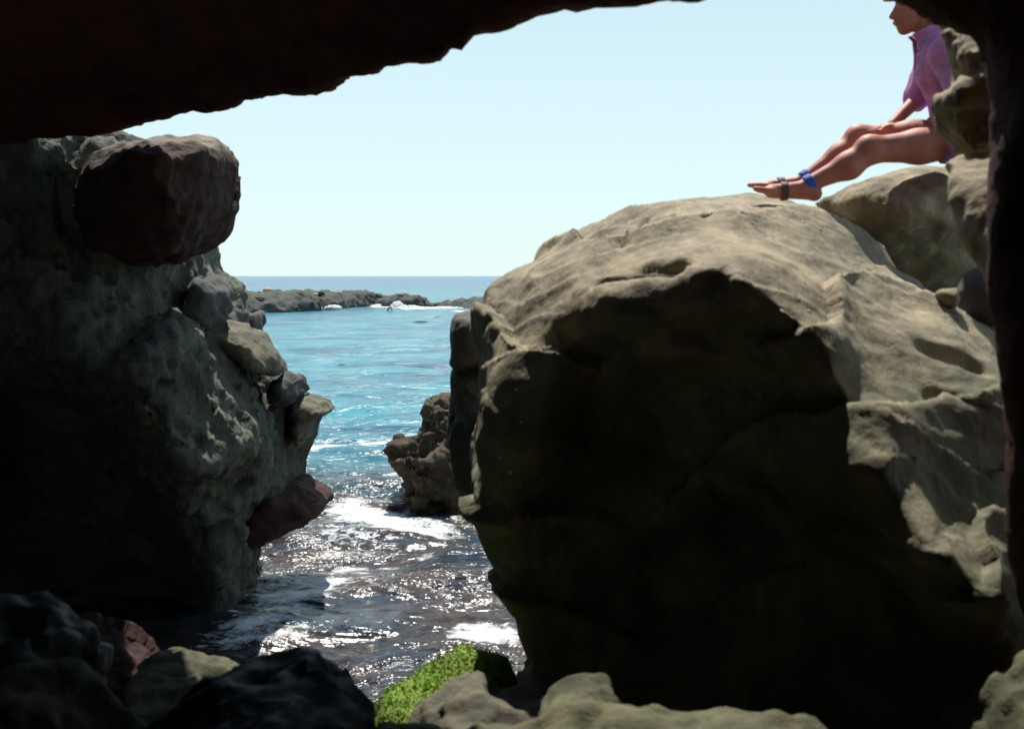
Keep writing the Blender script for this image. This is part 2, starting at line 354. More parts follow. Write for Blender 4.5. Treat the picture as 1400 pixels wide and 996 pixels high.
# ------------------------------------------------------------------ the sea
def sea():
    s = np.concatenate([-np.geomspace(6, .85, 26)[:-1], np.linspace(-.85, .85, 430), np.geomspace(.85, 6, 26)[1:]])
    y = np.concatenate([np.arange(5.0, 24, .055), 24 * np.geomspace(1, 250, 520)[1:], [9000, 14000]])
    S, Y = np.meshgrid(s, y, indexing='ij'); X = S * (Y + 2.0)
    P = np.stack([X.ravel(), Y.ravel(), 0*X.ravel()], 1); yy = Y.ravel()
    near = np.clip(1 - (yy - 12) / 14, .0, 1)
    dist = np.clip(yy / 25, 1, 30)
    warp = P + .25 * np.stack([fbm(P, .7, 2, 51), fbm(P, .7, 2, 52), 0*yy], 1)
    z = .05 * fbm(warp * np.array([.7, 1.1, 1]), .8, 3, 41) * (1 + near)
    z += .028 * fbm(warp * np.array([.7, 1.5, 1]), 2.2, 3, 43) * (.3 + near)
    z += .008 * fbm(P * np.array([1, 1.3, 1]), 8, 2, 45) * near
    z += .10 * vnoise(P * np.array([.06, .22, 1]), 47) * np.clip((yy - 10) / 20, 0, 1)
    fade = np.clip(1.2 - yy / 160, 0, 1); z *= fade
    def at(px, py): d = CZ * F / (py - HY); return (px - HX) / F * d, d
    foam_and_glare = np.zeros(len(P)); x = P[:,0]  # white cover: real foam plus painted sun glare and sparkle
    def blob(px, py, rx, ry, a):
        cx, cy = at(px, py); return a * np.exp(-(((x - cx)/rx)**2 + ((yy - cy)/ry)**2))
    for (px, py, a) in [(452,420.5,.8),(468,418.5,.8),(515,417.5,.7),(530,418,.8),(545,419,.9),(558,420.5,.9),(572,420.5,.9),(590,419,.8),(602,420,.8),(614,421,.7),(626,423.5,.7),(640,425,.7),(460,419.5,.8),(522,418,.8),(538,418.5,.9),(565,421,.9),(596,420,.8)]: foam_and_glare += blob(px, py + .9, .8, 2.0, a)
    foam_and_glare += blob(520, 706, .6, 1.15, .72) + blob(600, 722, .4, .6, .5) + blob(470, 690, .3, .6, .5)  # sun glare on the water, painted in as white foam
    foam_and_glare += blob(390, 830, .6, 1.2, .30) + blob(330, 870, .4, .6, .34) + blob(460, 775, .9, 1.0, .28) + blob(670, 880, .3, .3, .55)  # white patches painting sun sparkle on the near water, with some foam
    for (px, py, a) in [(420,612,.75),(450,608,.6),(480,604,.55),(510,602,.55),(540,601,.5)]: foam_and_glare += blob(px, py, .4, .25, a)
    for (px, py, a) in [(548,655,.45),(565,668,.6),(590,674,.6),(615,680,.5),(535,650,.4)]: foam_and_glare += blob(px, py, .3, .3, a)
    foam_and_glare += .20 * np.clip((15 - yy) / 4, 0, 1) * (1 + .8 * fbm(P * np.array([.5, 1.6, 1]), .7, 2, 81))  # scattered white flecks painted for the sparkle of the near water
    brown = np.clip((19 - yy) / 5, 0, 1) * np.clip(1.2 + .4 * fbm(P * np.array([.6, 1.5, 1]), .55, 3, 61), 0, 1)
    deep = np.clip((yy - 170) / 260, 0, 1)
    kelp = np.clip(1.3 - np.abs((yy - 275 - 25*vnoise(P*.01, 71)) / 38), 0, 1) * np.clip((x + 60) / 60, 0, 1) * (.55 + .45 * vnoise(P*np.array([.02,.15,1]), 73))
    v = np.stack([X.ravel(), Y.ravel(), z], 1); n = len(y)
    i = (np.arange(len(s)-1)[:, None] * n + np.arange(n-1)[None]).ravel()
    m, t, b = nodes('sea_water'); pos = geo_pos(t)
    def att(nm): a = N(t, 'ShaderNodeAttribute'); a.attribute_name = nm; return a.outputs['Fac']
    sw = N(t, 'ShaderNodeMapping'); sw.inputs['Scale'].default_value = (.5, 1.0, 1); t.links.new(pos, sw.inputs['Vector'])
    pat = noise(t, sw.outputs[0], .55, 8, .72, .6)
    col = ramp(t, pat, [(.38, (.005,.075,.135)), (.5, (.010,.165,.235)), (.62, (.03,.27,.33))])
    col = mix(t, att('deep'), col, (.012,.10,.22)); col = mix(t, att('kelp'), col, (.05,.10,.13))
    bn = ramp(t, noise(t, sw.outputs[0], 1.3, 5, .6, .6), [(.36, (.018,.03,.052)), (.5, (.042,.034,.034)), (.62, (.07,.046,.036)), (.75, (.026,.046,.07))])
    col = mix(t, att('brown'), col, bn)
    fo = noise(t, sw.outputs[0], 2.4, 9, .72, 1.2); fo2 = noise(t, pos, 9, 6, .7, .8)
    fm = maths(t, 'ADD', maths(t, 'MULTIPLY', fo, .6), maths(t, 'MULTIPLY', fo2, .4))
    k = maths(t, 'SUBTRACT', maths(t, 'ADD', maths(t, 'MULTIPLY', maths(t, 'SUBTRACT', fm, .5), 2.4), att('foam_and_glare')), .52)
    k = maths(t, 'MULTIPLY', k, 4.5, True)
    col = mix(t, k, col, (.80,.82,.82))  # foam white, which also carries the painted glare
    t.links.new(col, b.inputs['Base Color']); b.inputs['IOR'].default_value = 1.333; b.inputs['Specular IOR Level'].default_value = .30
    rr = N(t, 'ShaderNodeMix', data_type='FLOAT'); t.links.new(k, rr.inputs[0]); rr.inputs[2].default_value = .18; rr.inputs[3].default_value = .7
    t.links.new(rr.outputs[0], b.inputs['Roughness'])
    r1 = N(t, 'ShaderNodeMapping'); r1.inputs['Scale'].default_value = (.55, 1.0, 1); t.links.new(pos, r1.inputs['Vector'])
    calm = ramp(t, noise(t, r1.outputs[0], .9, 4, .6, .8), [(.36, (.25,.25,.25)), (.62, (1,1,1))])
    h = maths(t, 'ADD', maths(t, 'MULTIPLY', maths(t, 'MULTIPLY', noise(t, r1.outputs[0], 6.0, 4, .6, .3), calm), .36), maths(t, 'MULTIPLY', noise(t, r1.outputs[0], .45, 4, .6, .4), 1.6))
    bp = N(t, 'ShaderNodeBump'); bp.inputs['Strength'].default_value = 1.0; bp.inputs['Distance'].default_value = .26
    t.links.new(h, bp.inputs['Height']); t.links.new(bp.outputs[0], b.inputs['Normal'])
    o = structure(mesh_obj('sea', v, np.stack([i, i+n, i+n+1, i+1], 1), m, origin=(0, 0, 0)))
    for nm, a in (('foam_and_glare', foam_and_glare), ('brown', brown), ('deep', deep), ('kelp', kelp)):
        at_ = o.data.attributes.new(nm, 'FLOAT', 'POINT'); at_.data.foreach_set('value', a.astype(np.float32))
sea()

# ------------------------------------------------------------------ rocks
def rock(name, label, cat, mat, outline, d0, front, back, group=None, parent=None, **kw):
    if d0 > 50: kw['bulge'] = 0.0
    v, f = slab(outline, d0, front, back, **kw)
    o = mesh_obj(name, v, f, mat, parent)
    if parent is None: tag(o, label, cat, group)
    return o

big = rock('boulder', 'huge rounded sandstone boulder with a black overhanging face under its sunlit brow', 'boulder', M_BOULDER,
  [(735,1100,5.2),(722,925,5.2),(702,892,5.2),(668,820,5.2),(647,742,5.2),(634,702,5.2),(652,650,5.2),(655,600,5.3),(662,540,5.3),(668,490,5.4),(657,425,5.6),(662,398,5.7),(690,374,5.8),
   (735,358,5.9),(775,326,6),(815,306,6),(880,278,6),(940,260,6),(1000,251,6),(1065,253,6),(1115,268,6),(1165,303,6),(1205,342,5.8),(1262,382,5.6),(1335,440,5.2),(1420,468,4.9),(1500,620,4.7),(1520,1100,4.7)],
  5.6, 4.2, 7.0, k=.28, res=.019, seed=11, fk=.8, bulge=0.0,
  cuts=[(876,298,850,345,.045),(828,384,925,368,.055),(968,388,975,378,.07),(1000,392,1003,400,.03),(905,306,925,296,.02),(960,305,985,296,.022),(1040,284,1055,285,.018),(1268,470,1345,498,.04),(1275,540,1340,560,.03),(690,545,684,580,.05),(770,455,790,440,.04)],
  ctrl=[(690,470,5.3),(760,440,5.12),(830,402,4.82),(940,380,4.62),(1000,374,4.56),(1070,440,4.42),(1130,520,4.28),(1180,640,4.05),(1250,770,3.85),
        (700,390,5.75),(780,338,5.85),(880,290,5.85),(1000,264,5.9),(1100,278,5.9),(1200,350,5.55),(1300,425,5.1),(1390,520,4.75),
        (900,330,5.25),(1050,320,5.25),(1150,385,5.0),(1250,465,4.75),(1330,545,4.5),(840,360,5.25),(740,400,5.4),
        (685,600,4.95),(700,540,5.02),(735,600,4.95),(745,520,5.0),(800,560,5.3),(820,480,5.15),(900,480,5.0),(1000,470,4.9),(1070,540,4.75),(800,700,5.45),(950,700,5.3),(1080,700,4.95),(1140,760,4.7),(700,850,5.5),(900,880,5.5),(1100,900,4.8),
        (1300,620,4.32),(1390,640,4.42),(1300,710,4.08),(1390,760,4.15),(1330,830,3.85),(1180,580,4.21),(1172,510,4.45),(1165,450,4.68),(1230,640,4.12),(1235,570,4.33),(1300,560,4.5),(1450,900,4.2)],
  amps=[('n', 1.6, 2, .045), ('l', 1.15, 1, .075), ('l', 3.2, 1, .018), ('r', 3.0, 2, .006), ('n', 11, 4, .006)], stretch=(1, 1, 1.3))

M_SHELL = plain('white_limpet', (.75,.74,.68), .5, .1, 60)
def shells():
    me = big.data; n = len(me.vertices); co = np.zeros(n*3); me.vertices.foreach_get('co', co); co = co.reshape(-1, 3) + np.array(big.location)
    no = np.zeros(n*3); me.vertices.foreach_get('normal', no); no = no.reshape(-1, 3); px = HX + co[:,0]/co[:,1]*F; py = HY - (co[:,2]-CZ)/co[:,1]*F
    for i, (a, b, r) in enumerate([(698,645,.011),(683,622,.008),(660,560,.008),(684,664,.007),(668,690,.008),(1107,425,.012),(1098,302,.010),(1122,312,.008),(1060,268,.009),(1085,290,.007),(1232,578,.007),(715,575,.007)]):
        q = (px-a)**2 + (py-b)**2 + 1e6*(no[:,1] > -.05) + 30*co[:,1]**2; j = int(np.argmin(q)); c, u = co[j], Vector(no[j]); e1 = u.orthogonal().normalized(); e2 = u.cross(e1)
        vs = [tuple(Vector(c) + (e1*math.cos(k*math.pi/4) + e2*math.sin(k*math.pi/4)) * r * (1 + .15*math.sin(3*k+i)) - u*.003) for k in range(8)] + [tuple(Vector(c) + (e1*math.cos(k*math.pi/4) + e2*math.sin(k*math.pi/4)) * r*.5 + u*r*.5) for k in range(8)] + [tuple(Vector(c) + u*r*.75)]
        fs = [(k, (k+1)%8, 8+(k+1)%8, 8+k) for k in range(8)] + [(8+k, 8+(k+1)%8, 16) for k in range(8)] + [tuple(range(7, -1, -1))]
        m_ = bpy.data.meshes.new('limpet'); m_.from_pydata([tuple(Vector(p) - big.location) for p in vs], [], fs); m_.materials.append(M_SHELL)
        o = bpy.data.objects.new('limpet', m_); COL.objects.link(o); o.parent = big
shells()

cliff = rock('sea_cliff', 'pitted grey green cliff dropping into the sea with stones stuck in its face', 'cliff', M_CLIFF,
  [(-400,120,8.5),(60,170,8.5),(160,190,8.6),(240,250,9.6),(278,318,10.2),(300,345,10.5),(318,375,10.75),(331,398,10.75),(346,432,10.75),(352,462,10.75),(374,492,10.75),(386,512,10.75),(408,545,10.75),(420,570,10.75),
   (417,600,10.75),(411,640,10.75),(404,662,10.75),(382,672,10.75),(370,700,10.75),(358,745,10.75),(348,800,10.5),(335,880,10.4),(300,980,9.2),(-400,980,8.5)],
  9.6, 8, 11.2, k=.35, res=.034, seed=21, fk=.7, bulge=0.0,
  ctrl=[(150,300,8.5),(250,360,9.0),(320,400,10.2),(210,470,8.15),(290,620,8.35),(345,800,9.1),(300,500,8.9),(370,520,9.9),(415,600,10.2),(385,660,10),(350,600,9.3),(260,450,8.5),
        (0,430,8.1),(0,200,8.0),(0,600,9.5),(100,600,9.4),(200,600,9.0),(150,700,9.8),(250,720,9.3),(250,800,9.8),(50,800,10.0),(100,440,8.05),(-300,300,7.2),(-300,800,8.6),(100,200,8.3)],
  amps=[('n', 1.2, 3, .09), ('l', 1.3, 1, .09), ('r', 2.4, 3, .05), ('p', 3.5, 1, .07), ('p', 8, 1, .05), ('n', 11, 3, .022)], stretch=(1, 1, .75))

rock('perched_boulder', 'dark red boulder jutting from the top of the pitted cliff, its sunlit top painted pale', 'boulder', M_PERCH,
  [(70,215,7.8),(90,192,7.8),(140,182,7.8),(178,180,7.9),(235,186),(288,190),(303,202),(314,218),(312,252),(308,285),(296,312),(280,335),(262,350),(215,357),(165,355,7.9),(95,335,7.8),(68,280,7.7)],
  8.35, 7.6, 9.1, k=.05, res=.022, seed=31, bulge=.10,
  ctrl=[(150,270,7.7),(200,270,7.55),(262,270,7.6),(300,260,8.1),(180,188,8.15),(235,190,8.15),(285,194,8.2),(180,199,7.65),(235,199,7.62),(275,202,7.72),(200,340,7.8),(130,270,7.9),(265,330,7.9)],
  amps=[('n', 2, 3, .05), ('l', 2.5, 1, .05), ('r', 5, 2, .015), ('n', 10, 3, .012)])

for nm, lab, mat, ol, d0, fr, bk in [
  ('embedded_stone', 'squarish grey stone stuck in the cliff face with a dark left side', M_GREY, [(258,392),(272,372),(290,380),(303,398),(300,428),(285,448),(262,450),(255,425)], 9.3, 9.0, 9.9),
  ('ledge_stone', 'wedge of yellow grey stone jutting from the cliff over a shadowed gap', M_LEDGE, [(284,450),(300,440),(330,448),(350,462),(374,490),(378,510),(366,508),(335,490),(305,482),(284,468)], 9.75, 9.3, 10.3),
  ('embedded_stone', 'rounded blue grey stone protruding above the pointed nose of the cliff', M_GREY, [(378,525),(392,513),(410,518),(414,540),(405,552),(380,552),(372,540)], 10.05, 9.75, 10.6),
  ('nose_stone', 'pointed brown tipped rock nose sticking out from the cliff over the sea', M_LEDGE, [(398,548),(420,540),(440,548),(456,560),(450,570),(434,577),(424,598),(410,612),(398,590)], 10.3, 10.0, 10.9),
  ('overhang_ledge', 'low dark red ledge of rock jutting from the cliff foot over the foam', M_RED, [(362,672),(385,658),(408,662),(432,676),(448,687),(436,700),(415,712),(398,720),(378,732),(350,745),(318,735),(325,700)], 10.3, 9.7, 11.2),
  ('knob_stone', 'small dark stone knob beneath the red perched boulder', M_RED, [(276,315),(290,312),(302,318),(300,326),(285,326),(272,324)], 8.9, 8.5, 9.4),
  ('knob_stone', 'small dark stone on the edge of the cliff beneath the squarish grey stone', M_GREY, [(343,430),(352,428),(356,440),(353,458),(345,455)], 10.1, 9.9, 10.5),
  ('knob_stone', 'tiny green brown knob at the tip of the wedge ledge', M_GREY, [(372,496),(382,492),(387,500),(385,510),(374,510)], 10.0, 9.8, 10.4)]:
    rock(nm, lab, 'rock', mat, ol, d0, fr, bk, k=.08 if bk - fr > .5 else .05, res=.02, seed=len(lab), bulge=.06, amps=[('n', 3, 2, .04), ('l', 6, 1, .03), ('n', 9, 3, .012)])

# right hand side: rocks beyond and beside the huge boulder
rock('block_stone', 'squarish brown block balanced above the dark sea stack', 'rock', M_BLOCK, [(616,450),(622,432),(640,426),(680,428),(690,500),(650,498),(630,502),(618,496)], 7.4, 7.1, 7.8, k=.09, res=.018, seed=5, bulge=.04,
     amps=[('n', 4, 3, .02), ('p', 6, 1, .015), ('n', 14, 2, .006)])
rock('sea_stack', 'dark wet rock stack with a pale green cap standing below the brown block', 'rock', M_CLIFF, [(612,530),(618,508),(640,497),(690,500),(720,620),(720,860),(700,800),(675,740),(652,690),(624,660),(614,620)], 7.4, 7.0, 7.9,
     k=.14, res=.024, seed=6, bulge=.08, amps=[('n', 2, 3, .05), ('p', 4, 1, .04), ('n', 10, 3, .015)])
rock('barnacled_rock', 'brown barnacled rock with a low snout, foam washing round its foot', 'rock', M_BARN,
     [(524,610),(532,604),(556,604),(572,598),(580,580),(575,560),(584,548),(605,544),(625,544),(700,560),(700,715),(570,705),(560,668),(548,645),(528,632)], 14.3, 13.6, 15.6, k=.25, res=.035, seed=7, bulge=.2,
     ctrl=[(530,618,13.9),(560,630,13.7),(590,640,13.6),(630,620,14.1),(600,560,14.3),(640,560,14.6),(600,690,13.9),(680,690,14),(550,670,13.9)],
     amps=[('n', 2, 3, .08), ('l', 2.5, 1, .10), ('p', 4, 1, .09), ('r', 5, 3, .05), ('n', 14, 2, .025)])
rock('seat_boulder', 'smooth olive boulder that the person in pink sits on', 'boulder', M_BOULDER,
     [(1112,275),(1135,258),(1170,243),(1215,230),(1255,220),(1300,212),(1345,218),(1400,300),(1400,470),(1290,430),(1215,370),(1150,310)], 6.3, 5.9, 7.2, k=.3, res=.025, seed=8,
     ctrl=[(1200,235,6.2),(1280,222,6.2),(1230,270,5.85),(1300,270,5.8),(1140,280,6.2),(1260,330,6.1),(1320,380,6.3)],
     amps=[('n', 3, 3, .03), ('p', 5, 1, .03), ('n', 10, 3, .010)])
rock('upright_rock', 'rugged pale rock standing in front of the seated person', 'rock', M_TAN,
     [(1264,26,4.45),(1276,16,4.45),(1310,20,4.45),(1340,12,4.45),(1430,20,4.2),(1430,205,4.1),(1345,200,4.1),(1308,196,4.3),(1272,180,4.42),(1264,164,4.45),(1260,146,4.45),(1268,134,4.45),(1286,118,4.45),(1278,95,4.45),(1268,60,4.45)], 4.2, 3.85, 4.45, k=.08, res=.014, seed=9, bulge=.03,
     ctrl=[(1295,30,4.35),(1330,40,4.28),(1340,90,4.08),(1300,90,4.16),(1300,125,4.10),(1290,148,4.02),(1318,140,3.98),(1310,165,4.16),(1335,165,4.16),(1292,178,4.12),(1380,100,4.05),(1300,195,4.08)],
     amps=[('n', 5, 3, .025), ('l', 6, 1, .025), ('p', 8, 1, .02), ('n', 16, 3, .008)])
rock('rock_pillar', 'tall tan sunlit slab leaning below the rugged pale rock', 'rock', M_TAN,
     [(1292,206,4.6),(1310,194,4.65),(1345,190,4.65),(1430,195,4.6),(1430,420,4.3),(1368,412,4.3),(1342,375,4.35),(1324,320,4.4),(1308,265,4.5)], 4.5, 4.0, 4.95, k=.09, res=.016, seed=10, bulge=.05, extra=lambda V, X, Y, Z: smax(V, (Y - 4.32 - (Z - 2.5) * .78) * .8, .08),
     ctrl=[(1305,200,4.72),(1345,200,4.72),(1325,260,4.45),(1355,300,4.28),(1360,400,3.98),(1400,300,4.28),(1320,300,4.35)],
     amps=[('n', 4, 3, .025), ('l', 5, 1, .02), ('n', 14, 3, .008)])
rock('grey_stone', 'blue grey rounded stone wedged below the tan slab', 'rock', M_GREY, [(1310,400),(1322,374),(1340,364),(1380,380),(1400,460),(1330,450),(1308,432)], 5.3, 5.1, 5.6, k=.14, res=.018, seed=12, amps=[('n', 4, 3, .02), ('n', 14, 2, .006)])
rock('small_stone', 'small brown stone beside the blue grey rounded stone', 'rock', M_TAN, [(1282,402),(1290,393),(1310,392),(1318,408),(1308,425),(1290,418)], 5.1, 4.95, 5.5, k=.08, res=.014, seed=13, amps=[('n', 6, 3, .015)])

# rocks on the cave floor
for nm, lab, mat, ol, d0, fr, bk, k in [
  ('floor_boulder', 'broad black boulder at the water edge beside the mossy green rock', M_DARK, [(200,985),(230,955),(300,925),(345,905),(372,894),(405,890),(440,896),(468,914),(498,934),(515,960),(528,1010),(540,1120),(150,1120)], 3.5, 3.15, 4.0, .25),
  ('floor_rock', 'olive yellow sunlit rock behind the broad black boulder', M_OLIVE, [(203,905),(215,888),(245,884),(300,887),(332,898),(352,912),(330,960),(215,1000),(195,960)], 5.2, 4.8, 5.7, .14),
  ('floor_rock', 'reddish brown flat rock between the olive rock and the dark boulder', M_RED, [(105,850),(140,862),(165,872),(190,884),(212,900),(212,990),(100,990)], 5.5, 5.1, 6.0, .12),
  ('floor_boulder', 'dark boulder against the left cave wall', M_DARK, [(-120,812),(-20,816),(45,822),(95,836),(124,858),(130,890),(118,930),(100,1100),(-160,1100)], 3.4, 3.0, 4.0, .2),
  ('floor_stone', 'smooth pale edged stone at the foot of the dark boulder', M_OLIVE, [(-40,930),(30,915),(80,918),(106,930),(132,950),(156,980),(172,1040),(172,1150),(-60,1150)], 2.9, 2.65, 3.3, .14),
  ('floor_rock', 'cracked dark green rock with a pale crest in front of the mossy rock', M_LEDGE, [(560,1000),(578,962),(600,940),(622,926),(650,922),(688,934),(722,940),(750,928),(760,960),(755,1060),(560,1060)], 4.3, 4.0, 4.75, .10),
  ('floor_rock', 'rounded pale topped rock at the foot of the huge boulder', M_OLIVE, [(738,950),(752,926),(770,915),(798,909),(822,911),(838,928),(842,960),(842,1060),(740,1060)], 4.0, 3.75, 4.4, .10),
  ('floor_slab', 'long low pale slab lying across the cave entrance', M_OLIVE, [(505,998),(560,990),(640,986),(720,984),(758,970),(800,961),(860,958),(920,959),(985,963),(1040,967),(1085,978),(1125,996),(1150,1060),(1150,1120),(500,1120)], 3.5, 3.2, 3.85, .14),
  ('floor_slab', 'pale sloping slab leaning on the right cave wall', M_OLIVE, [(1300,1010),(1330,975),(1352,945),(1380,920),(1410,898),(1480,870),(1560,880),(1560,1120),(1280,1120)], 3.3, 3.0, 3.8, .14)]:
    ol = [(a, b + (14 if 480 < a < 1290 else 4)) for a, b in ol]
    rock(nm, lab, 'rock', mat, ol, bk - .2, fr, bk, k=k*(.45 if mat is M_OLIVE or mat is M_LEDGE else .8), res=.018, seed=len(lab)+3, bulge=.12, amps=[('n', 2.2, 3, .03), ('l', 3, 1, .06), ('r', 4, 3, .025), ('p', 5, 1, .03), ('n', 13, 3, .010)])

moss_rock = rock('mossy_rock', 'bright green algae covered rock sloping down to the water', 'rock', M_ALGAE,
     [(500,1030),(512,978),(532,945),(566,920),(595,898),(620,880),(634,876),(652,882),(668,898),(680,904),(704,896),(716,925),(720,1060),(500,1060)], 5.8, 5.4, 6.5, k=.2, res=.022, seed=14,
     ctrl=[(630,890,5.95),(560,945,5.75),(690,912,5.9),(600,950,5.5),(680,950,5.5),(540,990,5.4),(640,990,5.35)],
     amps=[('n', 3, 3, .03), ('n', 10, 3, .012)])

M_MOSS = plain('green_algae', (.25, .40, .04), .75, .65, 7)
def moss(o):                                        # short algae blades over the upper faces of the rock
    rng = np.random.default_rng(5); me = o.data; n = len(me.polygons); c = np.zeros(n*3); me.polygons.foreach_get('center', c); c = c.reshape(-1, 3)
    nn = np.zeros(n*3); me.polygons.foreach_get('normal', nn); nn = nn.reshape(-1, 3); wp = c + np.array(o.location)
    den = np.clip(nn[:,2] * 1.5 - .15 + .7 * fbm(wp, 4, 3, 91), 0, 1) * (nn[:,1] < .75)
    pick = np.repeat(np.arange(n), rng.poisson(den * 7)); p = c[pick] + rng.normal(0, .011, (len(pick), 3)) - nn[pick]*.004
    d = nn[pick] * .05 + rng.normal(0, .55, (len(pick), 3)) + np.array([0, -.1, -.25]); d /= np.linalg.norm(d, axis=1)[:, None]
    sd_ = np.cross(d, rng.normal(0, 1, (len(pick), 3))); sd_ /= np.linalg.norm(sd_, axis=1)[:, None]; L = rng.uniform(.005, .014, (len(pick), 1)); w_ = rng.uniform(.004, .009, (len(pick), 1))
    v = np.concatenate([p - sd_*w_, p + sd_*w_, p + d*L + nn[pick]*.005]); m = len(pick); i = np.arange(m)
    me2 = bpy.data.meshes.new('algae'); me2.from_pydata(v.tolist(), [], np.stack([i, i+m, i+2*m], 1).tolist()); me2.materials.append(M_MOSS)
    a = bpy.data.objects.new('algae', me2); COL.objects.link(a); a.parent = o; a['kind'] = 'stuff'
moss(moss_rock)

# ------------------------------------------------------------------ the far reef
reef = rock('reef', 'long flat topped reef with a dark face across the bay', 'reef', M_REEF,
     [(200,408),(300,406),(330,405),(400,406),(450,407),(478,407),(500,410),(512,418),(512,430),(200,430)], 93, 92, 112, k=.8, res=.22, seed=41,
     ctrl=[(200,420,86),(330,426,88),(400,425,90),(450,421,96),(480,418,101),(505,412,108),(330,402,90),(400,403,92),(450,404,98),(490,406,105)],
     amps=[('n', .3, 3, .22), ('l', .7, 1, .3), ('r', 1.2, 3, .15), ('n', 3, 3, .10)])
rock('reef', 'low dark middle reef with foam breaking along its foot', 'reef', M_REEF,
     [(485,407),(520,406),(532,409),(545,413),(560,413),(575,418),(575,424),(485,424)], 112, 110, 120, k=1.0, res=.22, seed=42, amps=[('n', .3, 3, .3), ('r', .9, 3, .2), ('n', 2.5, 2, .08)])
rock('reef_rock', 'humped brown reef rock with white spray bursting on its side', 'rock', M_REEF,
     [(525,412),(538,406),(547,403),(556,405),(570,406),(578,411),(585,417),(586,424),(525,424)], 106, 104, 111, k=1.0, res=.2, seed=43, amps=[('n', .4, 3, .25), ('r', .9, 3, .2), ('n', 2.5, 2, .07)])
rock('reef', 'low jagged reef ending behind the huge boulder', 'reef', M_REEF,
     [(578,420),(584,414),(605,412),(622,411),(625,411),(627,404),(629,411),(640,412),(655,411),(700,411),(760,412),(760,430),(640,430),(600,424)], 100, 98, 107, k=.6, res=.2, seed=44,
     ctrl=[(590,418,104),(620,420,101),(650,424,96),(740,425,94),(600,412,106),(700,412,100)], amps=[('n', .4, 3, .2), ('r', .9, 3, .2), ('n', 2.5, 2, .07)])
for i, (px, py, rx, rz, d, lab) in enumerate([
    (366,399,7.5,4.5,99,'largest pale pink domed lump on top of the flat reef'), (411,401,4.5,4.5,99,'pinkish domed lump on the reef above a small yellow one'),
    (404,404,3,2.2,95,'small yellow tan lump on the flat reef'), (431,404,4,2.2,98,'low pink lump left of the dark lump on the reef'),
    (440,402,4.5,3.2,99,'dark rounded lump among pink ones on the reef'), (463,402,5.5,3,103,'pink lump with a pointed top near the end of the flat reef'),
    (454,407,2.3,1.5,100,'tiny pale lump on the end slope of the flat reef'), (493,409,3.5,2,108,'pale flat lump at the far tip of the reef'),
    (547,404,3.5,2,106,'pale pink lump on top of the humped reef rock'), (355,401,3,2.2,98,'dark small lump beside the largest pale pink one')]):
    dark = 'dark' in lab.split()[0]
    v, f = slab([(px + rx*math.cos(a)*(1+.12*math.sin(3*a+i)), py - 1.5 - rz*math.sin(a)) for a in np.linspace(0, 2*math.pi, 12, endpoint=False)], d, d-.4, d+.5, k=.25, res=.06, bulge=.05, amps=[('n', 2, 2, .05)], seed=i)
    tag(mesh_obj('reef_lump', v, f, M_REEF if dark else M_PINK), lab, 'rock', 'lumps on the reef')

# surf bursting on the reef, and kelp floating in the bay
M_SPRAY = plain('white_spray', (.82,.84,.85), .8, .05, 3)
def spray(px, py, wpx, hpx, d, label, seed):
    rng = np.random.default_rng(seed); n = 2600; ang = rng.normal(0, 1, n)
    base = np.array(W(px, py, d)); up = rng.beta(1.1, 3.2, n) * hpx / F * d; x = ang * wpx / F * d * .42 * (1 - .55 * up / (hpx / F * d)); y = rng.normal(0, .35, n)
    c = base + np.stack([x, y, up], 1); r = rng.uniform(.02, .09, n)
    oc = np.array([(1,0,0),(-1,0,0),(0,1,0),(0,-1,0),(0,0,1),(0,0,-1)]); fc = np.array([(0,2,4),(2,1,4),(1,3,4),(3,0,4),(2,0,5),(1,2,5),(3,1,5),(0,3,5)])
    v = (c[:, None] + oc[None] * r[:, None, None]).reshape(-1, 3); f = (fc[None] + 6*np.arange(n)[:, None, None]).reshape(-1, 3)
    o = mesh_obj('spray', v, f, M_SPRAY); o['kind'] = 'stuff'; o['label'] = label; o['category'] = 'spray'
spray(544, 420, 9, 9, 103, 'white spray bursting against the humped reef rock', 1)
spray(562, 421, 16, 3.5, 102, 'low white surf along the foot of the humped reef rock', 2)
spray(522, 419, 16, 3, 107, 'low white surf along the middle reef', 3)
spray(456, 421, 9, 4, 95, 'white surf at the end of the flat reef face', 4)
spray(606, 422, 26, 2.5, 99, 'low white surf along the jagged reef', 5)
M_KELP = plain('brown_kelp', (.05,.045,.03), .5, .3, 4)
